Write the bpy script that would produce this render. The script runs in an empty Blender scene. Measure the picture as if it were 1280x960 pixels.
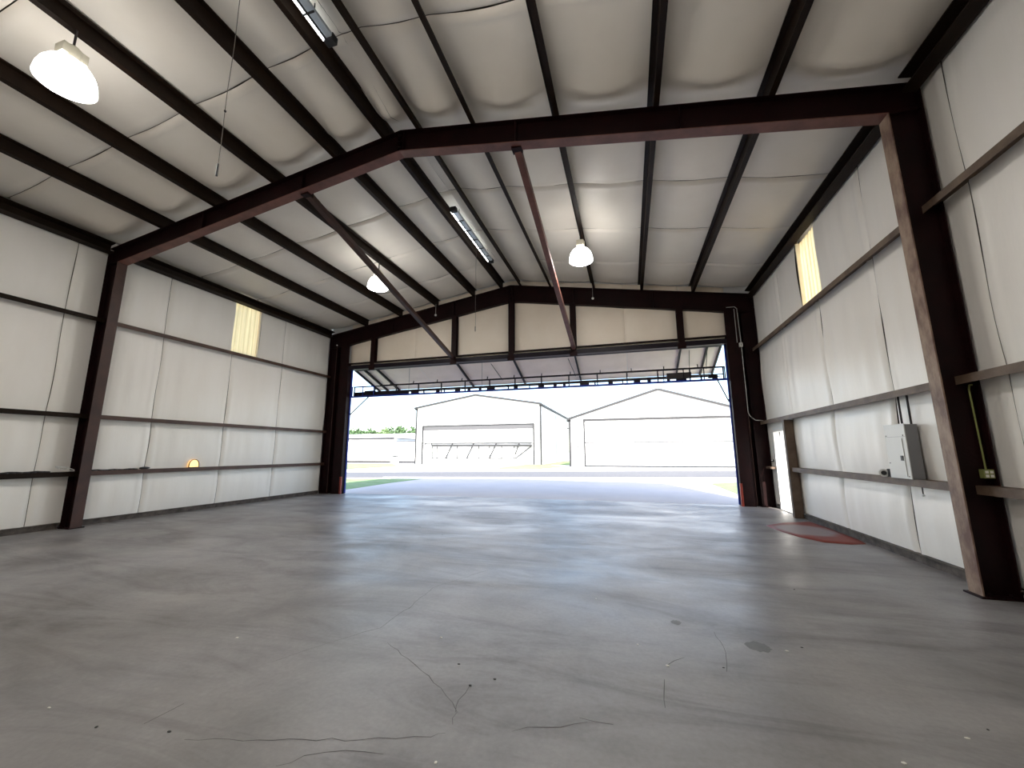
import bpy, bmesh, math, random
from mathutils import Vector, Matrix, noise

# ------------------------------------------------------------------ camera, sky, sun, exposure
SC = bpy.context.scene
COL = SC.collection
cam = bpy.data.objects.new('camera', bpy.data.cameras.new('camera'))
COL.objects.link(cam)
yaw, pitch, roll = -0.28079, 0.16881, -0.00321
fw = Vector((math.sin(yaw)*math.cos(pitch), math.cos(yaw)*math.cos(pitch), math.sin(pitch)))
rt0 = Vector((math.cos(yaw), -math.sin(yaw), 0)); up0 = rt0.cross(fw)
rt = rt0*math.cos(roll) + up0*math.sin(roll); up = -rt0*math.sin(roll) + up0*math.cos(roll)
cam.matrix_world = Matrix(((rt.x, up.x, -fw.x, 0), (rt.y, up.y, -fw.y, 0), (rt.z, up.z, -fw.z, 1.6), (0, 0, 0, 1)))
cam.data.sensor_width = 36; cam.data.lens = 36*498.777/1280
cam.data.clip_start = .05; cam.data.clip_end = 2000
SC.camera = cam

w = bpy.data.worlds.new('sky'); SC.world = w; w.use_nodes = True
nt = w.node_tree; nt.nodes.clear()
sky = nt.nodes.new('ShaderNodeTexSky'); sky.sky_type = 'NISHITA'; sky.sun_disc = False
SUN_DIR = Vector((-.36, 1.22, -1)).normalized()
sky.sun_elevation = math.asin(-SUN_DIR.z)
sky.sun_rotation = math.atan2(-SUN_DIR.x, -SUN_DIR.y)
sky.air_density = 1.0; sky.dust_density = 1.6; sky.ozone_density = 1.0
bg = nt.nodes.new('ShaderNodeBackground'); bg.inputs['Strength'].default_value = .095
wo = nt.nodes.new('ShaderNodeOutputWorld')
nt.links.new(sky.outputs[0], bg.inputs[0]); nt.links.new(bg.outputs[0], wo.inputs[0])

sl = bpy.data.lights.new('sun', 'SUN'); sl.energy = 2.2; sl.angle = math.radians(.55); sl.color = (1, .95, .88)
so = bpy.data.objects.new('sun', sl); COL.objects.link(so); so.location = (20, -30, 40)
so.rotation_euler = SUN_DIR.to_track_quat('-Z', 'Y').to_euler()

SC.view_settings.view_transform = 'Standard'; SC.view_settings.look = 'None'
SC.view_settings.gamma = 1; SC.view_settings.use_curve_mapping = False
SC.view_settings.exposure = 2.68
SC.render.film_transparent = False
SC.cycles.max_bounces = 14; SC.cycles.diffuse_bounces = 10
LAMP_GLOW = 1.7
LENS_GLOW = 23.0
random.seed(7)

# ------------------------------------------------------------------ dimensions
XL, XR, XM = -11.95, 4.02, -3.965          # wall planes, ridge line
YB, YN, YF, YO = -1.67, 5.96, 13.59, 13.9  # rear wall, near frame, front frame, outer front face
ZR, SL = 7.786, .1603                      # rafter top at the ridge, slope
def ztop(x): return ZR - SL*abs(x-XM)

# ------------------------------------------------------------------ materials
def mat(name, color, rough=.6, metal=0, var=0, scale=3, color2=None, bump=0, bscale=30, detail=4, spec=.5, stretch=None, emit=None, estr=0):
    m = bpy.data.materials.new(name); m.use_nodes = True
    n = m.node_tree.nodes; l = m.node_tree.links; b = n['Principled BSDF']
    b.inputs['Base Color'].default_value = (*color, 1); b.inputs['Roughness'].default_value = rough
    b.inputs['Metallic'].default_value = metal; b.inputs['Specular IOR Level'].default_value = spec
    tc = n.new('ShaderNodeTexCoord'); mp = n.new('ShaderNodeMapping'); l.new(tc.outputs['Object'], mp.inputs[0])
    if stretch: mp.inputs['Scale'].default_value = stretch
    if var or color2:
        t = n.new('ShaderNodeTexNoise'); t.inputs['Scale'].default_value = scale; t.inputs['Detail'].default_value = detail
        t.inputs['Roughness'].default_value = .6
        l.new(mp.outputs[0], t.inputs['Vector'])
        r = n.new('ShaderNodeValToRGB'); l.new(t.outputs['Fac'], r.inputs[0])
        c2 = color2 or tuple(c*(1-var) for c in color)
        r.color_ramp.elements[0].position = .35; r.color_ramp.elements[1].position = .65
        r.color_ramp.elements[0].color = (*c2, 1); r.color_ramp.elements[1].color = (*color, 1)
        l.new(r.outputs[0], b.inputs['Base Color'])
    if bump:
        t2 = n.new('ShaderNodeTexNoise'); t2.inputs['Scale'].default_value = bscale; t2.inputs['Detail'].default_value = 5
        l.new(mp.outputs[0], t2.inputs['Vector'])
        bp = n.new('ShaderNodeBump'); bp.inputs['Strength'].default_value = bump; bp.inputs['Distance'].default_value = .02
        l.new(t2.outputs['Fac'], bp.inputs['Height']); l.new(bp.outputs[0], b.inputs['Normal'])
    if emit:
        b.inputs['Emission Color'].default_value = (*emit, 1); b.inputs['Emission Strength'].default_value = estr
    return m

M = {}
M['steel'] = mat('red oxide primed steel', (.015, .0030, .0032), .5, 0, 0, 2.5, (.008, .0020, .0022), .15, 25, spec=.14)
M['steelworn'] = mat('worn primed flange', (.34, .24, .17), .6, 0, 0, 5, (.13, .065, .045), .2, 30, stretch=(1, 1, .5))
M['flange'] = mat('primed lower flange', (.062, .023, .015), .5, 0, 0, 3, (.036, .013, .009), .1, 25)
M['flangelit'] = mat('rubbed lower flange', (.19, .075, .055), .5, 0, 0, 3, (.11, .042, .032), .1, 25)  # lighter copy of the flange paint, the light on it coloured in
M['purlin'] = mat('brown purlin paint', (.017, .0085, .004), .5, 0, 0, 2, (.010, .0045, .002), .1, 25, spec=.16)
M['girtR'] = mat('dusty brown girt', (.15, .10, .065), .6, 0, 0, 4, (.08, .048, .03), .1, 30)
M['girtL'] = mat('dark brown girt', (.085, .04, .025), .55, 0, 0, 3, (.05, .022, .014), .1, 30)  # darker copy for the left girts, their shade put into the colour
M['insul'] = mat('white vinyl insulation facing', (.91, .855, .765), .42, 0, 0, .9, (.87, .81, .715), .10, 9, spec=.4)
M['insulW'] = mat('white vinyl wall facing', (.91, .875, .825), .38, 0, 0, .8, (.87, .83, .77), .12, 10, spec=.45, stretch=(1, 1.6, .35))
M['gable'] = mat('cream gable facing', (.95, .85, .73), .5, 0, 0, 1.0, (.91, .80, .67), .08, 9)
M['doorins'] = mat('door insulation facing', (.95, .79, .70), .5, 0, 0, 1.2, (.88, .72, .63), .08, 9)
M['seam'] = mat('insulation tape', (.66, .62, .55), .5)
M['seamdark'] = mat('dark seam gap', (.12, .10, .08), .8)
M['sheet'] = mat('white metal cladding', (.80, .80, .80), .45)
M['curb'] = mat('concrete curb', (.12, .10, .085), .9, 0, 0, 6, (.05, .04, .035), .4, 40)
M['black'] = mat('black rubber', (.010, .010, .012), .5)
M['dark'] = mat('dark painted metal', (.018, .012, .014), .5)
M['navy'] = mat('navy painted steel', (.008, .03, .28), .45, spec=.3)  # blue lens colour fringe, put into the colour of the door steel
M['navydark'] = mat('dark door steel', (.008, .004, .009), .5, spec=.25)
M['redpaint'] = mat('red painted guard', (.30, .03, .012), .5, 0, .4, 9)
M['galv'] = mat('galvanised conduit', (.50, .50, .48), .35, .7)
M['white'] = mat('white paint', (.82, .82, .80), .4)
M['panelgrey'] = mat('light grey enamel', (.60, .60, .57), .35)
M['panelside'] = mat('grey enamel side', (.22, .22, .23), .4)
M['outlet'] = mat('yellowed outlet plate', (.22, .24, .07), .5)
M['alu'] = mat('pale fixture metal', (.62, .70, .78), .3, .3)
M['glow'] = mat('lit refractor', (.9, .9, .88), .3, emit=(1, .97, .93), estr=LAMP_GLOW)
M['lens'] = mat('lit lens', (.9, .9, .88), .3, emit=(1, .97, .92), estr=LENS_GLOW)
M['tube'] = mat('fluorescent tube', (.9, .9, .9), .3, emit=(.95, 1, 1), estr=1.6)
M['housing'] = mat('cream lamp housing', (.62, .58, .46), .5)
M['cord'] = mat('grey pull cord', (.16, .14, .12), .8)
M['redmat'] = None
M['grass'] = mat('sunlit grass', (.17, .27, .09), .9, 0, 0, 1.3, (.22, .30, .14), .5, 60)
M['asphalt'] = mat('grey asphalt', (.13, .13, .135), .85, 0, .2, 5, bump=.3, bscale=80)
M['pave'] = mat('pale concrete paving', (.62, .60, .57), .85, 0, .12, .5, bump=.2, bscale=40)
M['apron'] = mat('apron concrete', (.64, .55, .50), .7, 0, .08, .6, bump=.2, bscale=40)
M['bwhite'] = mat('white building sheet', (.84, .84, .83), .5, 0, .04, .2)
M['bgrey'] = mat('grey building trim', (.018, .018, .02), .6)
M['blight'] = mat('light grey door header', (.07, .07, .075), .6)
M['leaf'] = mat('pine foliage', (.055, .11, .04), .8, 0, 0, .6, (.08, .14, .055))
M['leaf2'] = mat('pale foliage', (.11, .18, .06), .8, 0, .3, .6)
M['bark'] = mat('bark', (.12, .08, .05), .9)
M['crack'] = mat('floor crack', (.095, .09, .087), .9)
M['chipw'] = mat('pale chip', (.75, .73, .66), .8)
M['chipd'] = mat('dark chip', (.05, .047, .044), .8)

def floor_mat():
    m = bpy.data.materials.new('worn concrete slab'); m.use_nodes = True
    n = m.node_tree.nodes; l = m.node_tree.links; b = n['Principled BSDF']
    tc = n.new('ShaderNodeTexCoord')
    def noi(scale, det, st=(1, 1, 1), rot=0, rough=.6, dist=0):
        mp = n.new('ShaderNodeMapping'); mp.inputs['Scale'].default_value = st; mp.inputs['Rotation'].default_value = (0, 0, rot)
        l.new(tc.outputs['Object'], mp.inputs[0])
        t = n.new('ShaderNodeTexNoise'); t.inputs['Scale'].default_value = scale; t.inputs['Detail'].default_value = det
        t.inputs['Roughness'].default_value = rough; t.inputs['Distortion'].default_value = dist
        l.new(mp.outputs[0], t.inputs['Vector']); return t
    def ramp(src, stops):
        r = n.new('ShaderNodeValToRGB'); l.new(src, r.inputs[0])
        e = r.color_ramp.elements
        e[0].position, e[0].color = stops[0][0], (*stops[0][1], 1); e[1].position, e[1].color = stops[-1][0], (*stops[-1][1], 1)
        for p_, c_ in stops[1:-1]:
            q = e.new(p_); q.color = (*c_, 1)
        return r
    def mix(a, b_, fac, mode='MULTIPLY'):
        x = n.new('ShaderNodeMix'); x.data_type = 'RGBA'; x.blend_type = mode
        x.inputs[0].default_value = fac if not hasattr(fac, 'links') else 1
        if hasattr(fac, 'links'): l.new(fac, x.inputs[0])
        l.new(a, x.inputs[6]); l.new(b_, x.inputs[7]); return x.outputs[2]
    base = ramp(noi(.9, 7, (1, 1, 1), 0, .65, .4).outputs['Fac'], [(.30, (.195, .187, .186)), (.5, (.265, .254, .252)), (.72, (.325, .312, .308))])
    streak = ramp(noi(1.1, 6, (.35, 1.4, 1), .25, .7, .8).outputs['Fac'], [(.33, (.54, .52, .52)), (.5, (.95, .95, .95)), (.7, (1.1, 1.1, 1.08))])
    fine = ramp(noi(28, 4).outputs['Fac'], [(.3, (.88, .88, .88)), (.7, (1.06, 1.06, 1.06))])
    big = ramp(noi(.28, 3, rot=.6).outputs['Fac'], [(.38, (.80, .77, .74)), (.6, (1.04, 1.04, 1.05))])
    c = mix(base.outputs[0], streak.outputs[0], .85); c = mix(c, fine.outputs[0], .8); c = mix(c, big.outputs[0], .8)
    l.new(c, b.inputs['Base Color'])
    rr = ramp(noi(.55, 6, (.7, 1.2, 1), .4, .65, .6).outputs['Fac'], [(.40, (.52, .52, .52)), (.53, (.42, .42, .42)), (.64, (.34, .34, .34))])
    l.new(rr.outputs[0], b.inputs['Roughness'])
    bp = n.new('ShaderNodeBump'); bp.inputs['Strength'].default_value = .12; bp.inputs['Distance'].default_value = .01
    l.new(noi(7, 8).outputs['Fac'], bp.inputs['Height']); l.new(bp.outputs[0], b.inputs['Normal'])
    b.inputs['Specular IOR Level'].default_value = .4
    return m
M['floor'] = floor_mat()

def translucent(name, col):
    m = bpy.data.materials.new(name); m.use_nodes = True
    n = m.node_tree.nodes; l = m.node_tree.links; n.clear()
    d = n.new('ShaderNodeBsdfDiffuse'); t = n.new('ShaderNodeBsdfTranslucent'); x = n.new('ShaderNodeMixShader'); o = n.new('ShaderNodeOutputMaterial')
    tc = n.new('ShaderNodeTexCoord'); wv = n.new('ShaderNodeTexNoise'); wv.inputs['Scale'].default_value = 3
    mp = n.new('ShaderNodeMapping'); mp.inputs['Scale'].default_value = (1, 6, .3); l.new(tc.outputs['Object'], mp.inputs[0]); l.new(mp.outputs[0], wv.inputs[0])
    r = n.new('ShaderNodeValToRGB'); l.new(wv.outputs['Fac'], r.inputs[0])
    r.color_ramp.elements[0].position = .3; r.color_ramp.elements[0].color = (*[c*.8 for c in col], 1)
    r.color_ramp.elements[1].position = .7; r.color_ramp.elements[1].color = (*col, 1)
    for s in (d, t): l.new(r.outputs[0], s.inputs[0])
    x.inputs[0].default_value = .6
    l.new(d.outputs[0], x.inputs[1]); l.new(t.outputs[0], x.inputs[2]); l.new(x.outputs[0], o.inputs[0]); return m
M['fibre'] = translucent('yellowed fibreglass sheet', (.92, .74, .42))

def redmat():
    m = mat('red sheet with grey dust', (.20, .035, .02), .6)
    n = m.node_tree.nodes; l = m.node_tree.links; b = n['Principled BSDF']
    tc = n.new('ShaderNodeTexCoord'); t = n.new('ShaderNodeTexNoise'); t.inputs['Scale'].default_value = 2.2; t.inputs['Detail'].default_value = 5
    l.new(tc.outputs['Object'], t.inputs['Vector'])
    g = n.new('ShaderNodeTexGradient'); g.gradient_type = 'SPHERICAL'
    mp = n.new('ShaderNodeMapping'); mp.inputs['Scale'].default_value = (1.5, 1.15, 1); l.new(tc.outputs['Object'], mp.inputs[0]); l.new(mp.outputs[0], g.inputs[0])
    a = n.new('ShaderNodeMath'); a.operation = 'MULTIPLY_ADD'; l.new(t.outputs['Fac'], a.inputs[0]); a.inputs[1].default_value = .5; l.new(g.outputs['Fac'], a.inputs[2])
    r = n.new('ShaderNodeValToRGB'); l.new(a.outputs[0], r.inputs[0])
    r.color_ramp.elements[0].position = .42; r.color_ramp.elements[0].color = (.20, .034, .02, 1)
    r.color_ramp.elements[1].position = .64; r.color_ramp.elements[1].color = (.25, .20, .20, 1)
    l.new(r.outputs[0], b.inputs['Base Color']); return m
M['redmat'] = redmat()

# ------------------------------------------------------------------ mesh helpers
class MB:
    def __init__(s): s.bm = bmesh.new()
    def poly(s, pts, vec):
        """prism: polygon extruded along vec"""
        a = [s.bm.verts.new(Vector(q)) for q in pts]; v = Vector(vec)
        b = [s.bm.verts.new(Vector(q)+v) for q in pts]; k = len(pts)
        s.bm.faces.new(a); s.bm.faces.new(b[::-1])
        for i in range(k): s.bm.faces.new((a[i], b[i], b[(i+1) % k], a[(i+1) % k]))
        return s
    def box(s, x0, x1, y0, y1, z0, z1):
        return s.poly([(x0, y0, z0), (x1, y0, z0), (x1, y1, z0), (x0, y1, z0)], (0, 0, z1-z0))
    def bar(s, p0, p1, w_, h_, upv=(0, 0, 1)):
        p0, p1 = Vector(p0), Vector(p1); d = (p1-p0).normalized(); u = Vector(upv)
        if abs(d.dot(u)) > .99: u = Vector((0, 1, 0))
        r = d.cross(u).normalized(); u = r.cross(d)
        return s.poly([p0+r*a*w_/2+u*b*h_/2 for a, b in ((-1, -1), (1, -1), (1, 1), (-1, 1))], p1-p0)
    def cyl(s, p0, p1, r0, r1=None, n=10, cap=True):
        r1 = r0 if r1 is None else r1
        p0, p1 = Vector(p0), Vector(p1); d = (p1-p0).normalized(); u = Vector((0, 0, 1)) if abs(d.z) < .9 else Vector((1, 0, 0))
        a = d.cross(u).normalized(); b = d.cross(a)
        R = [[s.bm.verts.new(p+(a*math.cos(2*math.pi*i/n)+b*math.sin(2*math.pi*i/n))*r) for i in range(n)] for p, r in ((p0, r0), (p1, r1))]
        for i in range(n): s.bm.faces.new((R[0][i], R[0][(i+1) % n], R[1][(i+1) % n], R[1][i]))
        if cap: s.bm.faces.new(R[0][::-1]); s.bm.faces.new(R[1])
        return s
    def tube(s, pts, r, n=8):
        for i in range(len(pts)-1): s.cyl(pts[i], pts[i+1], r, n=n)
        return s
    def lathe(s, c, prof, n=28):
        rings = [[s.bm.verts.new((c[0]+r*math.cos(2*math.pi*i/n), c[1]+r*math.sin(2*math.pi*i/n), c[2]+z)) for i in range(n)] for r, z in prof]
        for a, b in zip(rings, rings[1:]):
            for i in range(n): s.bm.faces.new((a[i], a[(i+1) % n], b[(i+1) % n], b[i]))
        s.bm.faces.new(rings[0][::-1]); s.bm.faces.new(rings[-1]); return s
    def ball(s, c, r, sub=2, sc=(1, 1, 1)):
        bmesh.ops.create_icosphere(s.bm, subdivisions=sub, radius=r, matrix=Matrix.Translation(c) @ Matrix.Diagonal((*sc, 1))); return s
    def grid(s, f, nu, nv):
        V = [[s.bm.verts.new(f(i/nu, j/nv)) for j in range(nv+1)] for i in range(nu+1)]
        for i in range(nu):
            for j in range(nv): s.bm.faces.new((V[i][j], V[i+1][j], V[i+1][j+1], V[i][j+1]))
        return s
    def build(s, name, m, parent=None, smooth=False, origin=None, bevel=0):
        bmesh.ops.recalc_face_normals(s.bm, faces=s.bm.faces[:])
        if bevel: bmesh.ops.bevel(s.bm, geom=s.bm.edges[:], offset=bevel, segments=1, affect='EDGES', clamp_overlap=True)
        par = Vector(parent_loc(parent)) if parent else Vector((0, 0, 0))
        if origin is None:
            if parent: org = par.copy()
            else:
                vs = [v.co for v in s.bm.verts]
                org = Vector(((min(v.x for v in vs)+max(v.x for v in vs))/2, (min(v.y for v in vs)+max(v.y for v in vs))/2, min(v.z for v in vs)))
        else: org = Vector(origin)
        for v in s.bm.verts: v.co -= org
        me = bpy.data.meshes.new(name); s.bm.to_mesh(me); s.bm.free()
        me.materials.append(M[m] if isinstance(m, str) else m)
        if smooth:
            for p_ in me.polygons: p_.use_smooth = True
        o = bpy.data.objects.new(name, me); COL.objects.link(o); o.location = org-par
        if parent: o.parent = parent
        LOC[o] = org
        return o
LOC = {}
def parent_loc(o): return LOC.get(o, Vector((0, 0, 0)))
def empty(name, loc, label=None, cat=None, group=None):
    o = bpy.data.objects.new(name, None); COL.objects.link(o); o.location = loc; o.empty_display_size = .2
    LOC[o] = Vector(loc)
    return tag(o, label, cat, group)
def tag(o, label=None, cat=None, group=None):
    if label: o['label'] = label
    if cat: o['category'] = cat
    if group: o['group'] = group
    return o
def struct(o, label=None):
    o['kind'] = 'structure'
    if label: o['label'] = label
    return o

# ------------------------------------------------------------------ floor
flo = struct(MB().box(XL-.05, XR+.05, YB-.1, YO, -.15, 0).build('floor', 'floor', origin=(0, 0, 0)), 'worn grey concrete hangar floor')
def ribbon(pts, wd, name, m, parent):
    mb = MB(); P_ = [Vector((x, y, .0008)) for x, y in pts]; fine = []
    for a, b in zip(P_, P_[1:]):
        k = max(2, int((b-a).length/.08)); nrm = Vector((-(b-a).y, (b-a).x, 0)).normalized()
        for i in range(k): fine.append((a.lerp(b, i/k)+nrm*random.uniform(-.014, .014), nrm))
    fine.append((P_[-1], fine[-1][1])); pv = None
    for i, (q, nn) in enumerate(fine):
        t = wd*(.4+.6*math.sin(math.pi*(i+.5)/len(fine)))*random.uniform(.5, 1.1)
        cur = (mb.bm.verts.new(q+nn*t/2), mb.bm.verts.new(q-nn*t/2))
        if pv: mb.bm.faces.new((pv[0], cur[0], cur[1], pv[1]))
        pv = cur
    return mb.build(name, m, parent)
for pts in ([(-2.06, 3.29), (-1.75, 3.09), (-1.55, 2.97), (-1.32, 2.8), (-1.17, 2.68), (-1.12, 2.59), (-1.09, 2.48)],
            [(-1.14, 2.88), (-1.14, 2.71), (-1.12, 2.59)], [(-2.5, 1.95), (-2.01, 2.08), (-1.54, 2.22), (-1.17, 2.36), (-1.1, 2.4)],
            [(-1.9, 5.6), (-2.34, 4.65), (-2.29, 4.01), (-2.29, 3.52), (-2.47, 3.25), (-2.6, 3.06), (-2.74, 2.76)],
            [(-.74, 2.53), (-.47, 2.64), (-.32, 2.72)], [(-.37, 2.75), (-.17, 2.74)], [(.66, 4.26), (.66, 3.88), (.61, 3.56)],
            [(.19, 3.53), (.34, 3.7)], [(.17, 3.33), (.14, 2.99)], [(-1.83, 1.93), (-1.75, 2.03), (-1.56, 2.12), (-1.35, 2.16)],
            [(1.06, 6.07), (1.5, 6.34), (1.66, 6.24)], [(-2.87, 1.98), (-2.85, 2.19)], [(-1.2, 8.5), (-.6, 9.6), (.1, 10.4)]):
    ribbon(pts, .0065, 'floor_crack', 'crack', flo)
# stains on the slab
def blob(cx, cy, rx, ry, name, m, parent, z=.0012):
    mb = MB(); c = mb.bm.verts.new((cx, cy, z)); k = 22
    vs = [mb.bm.verts.new((cx+math.cos(2*math.pi*i/k)*rx*random.uniform(.8, 1.1), cy+math.sin(2*math.pi*i/k)*ry*random.uniform(.75, 1.1), z)) for i in range(k)]
    for i in range(k): mb.bm.faces.new((c, vs[i], vs[(i+1) % k]))
    return mb.build(name, m, parent)
M['stain'] = mat('oil stain', (.15, .145, .14), .6, 0, .2, 8)
blob(.95, 4.05, .10, .10, 'oil_stain', 'stain', flo); blob(.35, 4.38, .05, .06, 'oil_stain', 'stain', flo)

# ------------------------------------------------------------------ walls
def panel_profile(t, stops):
    """billow between the supports listed in stops (0 at a support, 1 midway)"""
    for a, b in zip(stops, stops[1:]):
        if a <= t <= b: return math.sin(math.pi*(t-a)/(b-a))**.8 if b > a else 0
    return 0
Z_G = [1.15, 2.43, 4.69]
def wall_side(name, xw, sgn, label):
    """sgn = +1 when the room lies towards +x"""
    out = xw-sgn*.12
    mb = MB()
    # outer metal sheet with openings
    holes = [(9.3, 10.26, 4.74, 6.42)]
    if sgn < 0: holes.append((12.15, 13.12, 0, 2.14))
    ys = sorted({YB, YO, *[h[0] for h in holes], *[h[1] for h in holes]}); zs = sorted({-.1, 6.83, *[h[2] for h in holes], *[h[3] for h in holes]})
    for a, b in zip(ys, ys[1:]):
        for c, d in zip(zs, zs[1:]):
            if any(h[0] <= (a+b)/2 <= h[1] and h[2] <= (c+d)/2 <= h[3] for h in holes): continue
            mb.box(min(out, out-sgn*.05), max(out, out-sgn*.05), a, b, c, d)
    wobj = struct(mb.build(name, 'sheet', origin=(xw, 6, 0)), label)
    seams = [YB, .3-.9, 1.4, 3.4, 5.42, 7.42, 9.38, 11.3, 13.6] if sgn > 0 else [YB, -.6, 1.6, 3.6, 5.62, 7.58, 9.54, 11.58, 13.6]
    zst = [.12]+Z_G+[6.6]
    for i, (a, b) in enumerate(zip(seams, seams[1:])):
        cells = [(a, b, .12, 6.72)]
        for h in holes:
            new = []
            for (p, q, c, d) in cells:
                if h[1] <= p or h[0] >= q or h[3] <= c or h[2] >= d: new.append((p, q, c, d)); continue
                lo, hi = max(c, h[2]), min(d, h[3])
                if h[2] > c+.01: new.append((p, q, c, h[2]))
                if h[3] < d: new.append((p, q, h[3], d))
                if h[0] > p: new.append((p, h[0], lo, hi))
                if h[1] < q: new.append((h[1], q, lo, hi))
            cells = new
        for (p, q, c, d) in cells:
            if q-p < .03: continue
            seed = random.uniform(0, 99); amp = random.uniform(.035, .06)
            def f(u, v, p=p, q=q, c=c, d=d, a=a, b=b, seed=seed, amp=amp):
                y = p+.006+(q-p-.012)*u; z = c+(d-c)*v
                ew = min(y-a, b-y); bil = panel_profile(z, zst)
                e = min(1, ew/.5)
                x = .005+amp*bil*(.35+.65*e)
                x += .03*math.exp(-((ew-.07)/.04)**2)*(.6+.6*noise.noise((z*1.3, seed, 2)))   # rolled tab along the seam
                x += .018*noise.noise((y*1.1+seed, z*.5, 3))*bil + .016*noise.noise((y*4.5+seed, z*.6, 5))*bil
                x -= .02*(1 if ew < .02 else 0)
                cf = min(1, max(0, (abs(y-6.06)-.10)/.4)); x = -.02*(1-cf)+x*cf
                wob = .02*noise.noise((a*3+seed*0, z*.8, 7)) if u == 0 else (.02*noise.noise((b*3, z*.8, 7)) if u == 1 else 0)
                return Vector((xw+sgn*x, y+wob, z))
            MB().grid(f, max(4, int((q-p)/.07)), max(4, int((d-c)/.1))).build('insulation_panel', 'insulW', wobj, smooth=True)
    return wobj
wl = wall_side('wall_left', XL, 1, 'left wall lined with white vinyl insulation in vertical strips')
wr = wall_side('wall_right', XR, -1, 'right wall lined with white vinyl insulation in vertical strips')
struct(MB().box(XL-.15, XR+.15, YB-.15, YB, -.1, 8.3).build('wall_back', 'insulW'), 'rear wall behind the viewer')
# dark backing behind the insulation seams
for nm, xw, s in (('seam_backing', XL, 1), ('seam_backing', XR, -1)):
    par = wl if s > 0 else wr
    x0, x1 = sorted((xw-s*.05, xw-s*.03)); mb = MB()
    for ya, yb in (((YB, 9.28), (10.28, 13.6)) if s > 0 else ((YB, 9.28), (10.28, 12.13), (13.14, 13.6))): mb.box(x0, x1, ya, yb, .05, 6.5)
    mb.box(x0, x1, 9.28, 10.28, .05, 4.7)
    if s < 0: mb.box(x0, x1, 12.13, 13.14, 2.2, 6.5)
    mb.build(nm, 'seamdark', par)
# concrete curb / base angle
for nm, xw, s, spans in (('trim_1', XL, 1, ((YB, 5.9), (6.22, 13.5))), ('trim_2', XR, -1, ((YB, 5.9), (6.22, 11.5)))):
    x0, x1 = sorted((xw-s*.02, xw+s*.05)); mb = MB()
    for ya, yb in spans: mb.box(x0, x1, ya, yb, 0, .11)
    for ya, yb in spans: mb.box(min(xw, xw+s*.075), max(xw, xw+s*.075), ya, yb, .11, .125)
    struct(mb.build(nm, 'curb'), 'dark base curb under the %s wall insulation' % ('left' if s > 0 else 'right'))
# translucent wall lights
for k, xw, s in ((1, XL, 1), (2, XR, -1)):
    o = struct(empty('window_%d' % k, (xw, 9.78, 4.74)), ('glowing yellow translucent panel high in the left wall' if s > 0 else 'glowing yellow translucent panel high in the right wall'))
    def f(u, v, xw=xw, s=s):
        y = 9.3+.96*u; return Vector((xw-s*.07+.018*(1 if (u*6) % 1 < .35 else 0), y, 4.74+1.68*v))
    MB().grid(f, 48, 2).build('ribbed_sheet', 'fibre', o)
    mb = MB(); x0, x1 = sorted((xw-s*.1, xw+s*.012))
    mb.box(x0, x1, 9.28, 9.31, 4.74, 6.42).box(x0, x1, 10.25, 10.28, 4.74, 6.42)
    mb.build('side_trim', 'insulW', o)

# ------------------------------------------------------------------ roof
def roof_pt(s, d, y, dz): return Vector((XM+s*d, y, ZR-SL*d+dz))
half = XR-XM
mb = MB()
for s in (-1, 1):
    mb.poly([(XM, YB-.2, ZR+.38), (XM+s*(half+.25), YB-.2, ZR+.38-SL*(half+.25)), (XM+s*(half+.25), YB-.2, ZR+.42-SL*(half+.25)), (XM, YB-.2, ZR+.42)], (0, YO+.25-(YB-.2), 0))
ceil = struct(mb.build('ceiling', 'sheet', origin=(XM, 6, ZR)), 'pitched ceiling lined with white vinyl insulation between brown purlins')
PX = [.34, 1.47, 3.02, 4.62, 6.22]
stops = [-PX[0]]+PX+[half]
cy = [YB, -1.5, .42, 2.35, 4.28, YN+.36, 8.22, 10.12, 12.05, YF+.1]
FR = YN+.36
for s in (-1, 1):
    for a, b in zip(cy, cy[1:]):
        if b-a < .3: continue
        seed = random.uniform(0, 99); near = abs(b-(YN+.36)) < .01
        def f(u, v, s=s, a=a, b=b, seed=seed, near=near):
            d = (half+.06)*v; y = a+.006+(b-a-.012)*u
            bil = panel_profile(min(d, half), stops)
            if near:
                t = (y-a)/(5.62-a) if y < 5.62 else 1-(y-5.62)/.42
                t = max(0, t); sag = .05+.24*(t**1.6 if y < 5.62 else t); bil = bil**1.6
            else: sag = .045+.03*math.sin(math.pi*u); bil = bil**1.4
            sag *= (.06+.94*bil)
            ew = min(y-a, b-y)
            sag += (.04 if b < 6.5 else .022)*math.exp(-((ew-.07)/.04)**2)*bil*(.6+.8*noise.noise((d*.9, seed, 1)))-(.035 if ew < .02 else 0)
            sag += .014*noise.noise((d*1.2+seed, y*1.5, 2))*bil+.006*noise.noise((d*5+seed, y*3, 2))*bil
            wob = 0
            if ew < .008: wob = .035*noise.noise((d*.7, (a if u == 0 else b)*3, s*5))
            return roof_pt(s, d, y+wob, .268-sag)
        MB().grid(f, max(6, int((b-a)/.07)), 96).build('insulation_panel', 'insul', ceil, smooth=True)
mb = MB()
for s in (-1, 1):
    mb.poly([(XM, YB, ZR+.315), (XM+s*(half+.12), YB, ZR+.315-SL*(half+.12)), (XM+s*(half+.12), YB, ZR+.335-SL*(half+.12)), (XM, YB, ZR+.335)], (0, YF-YB, 0))
mb.build('seam_backing', 'seamdark', ceil)

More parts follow.
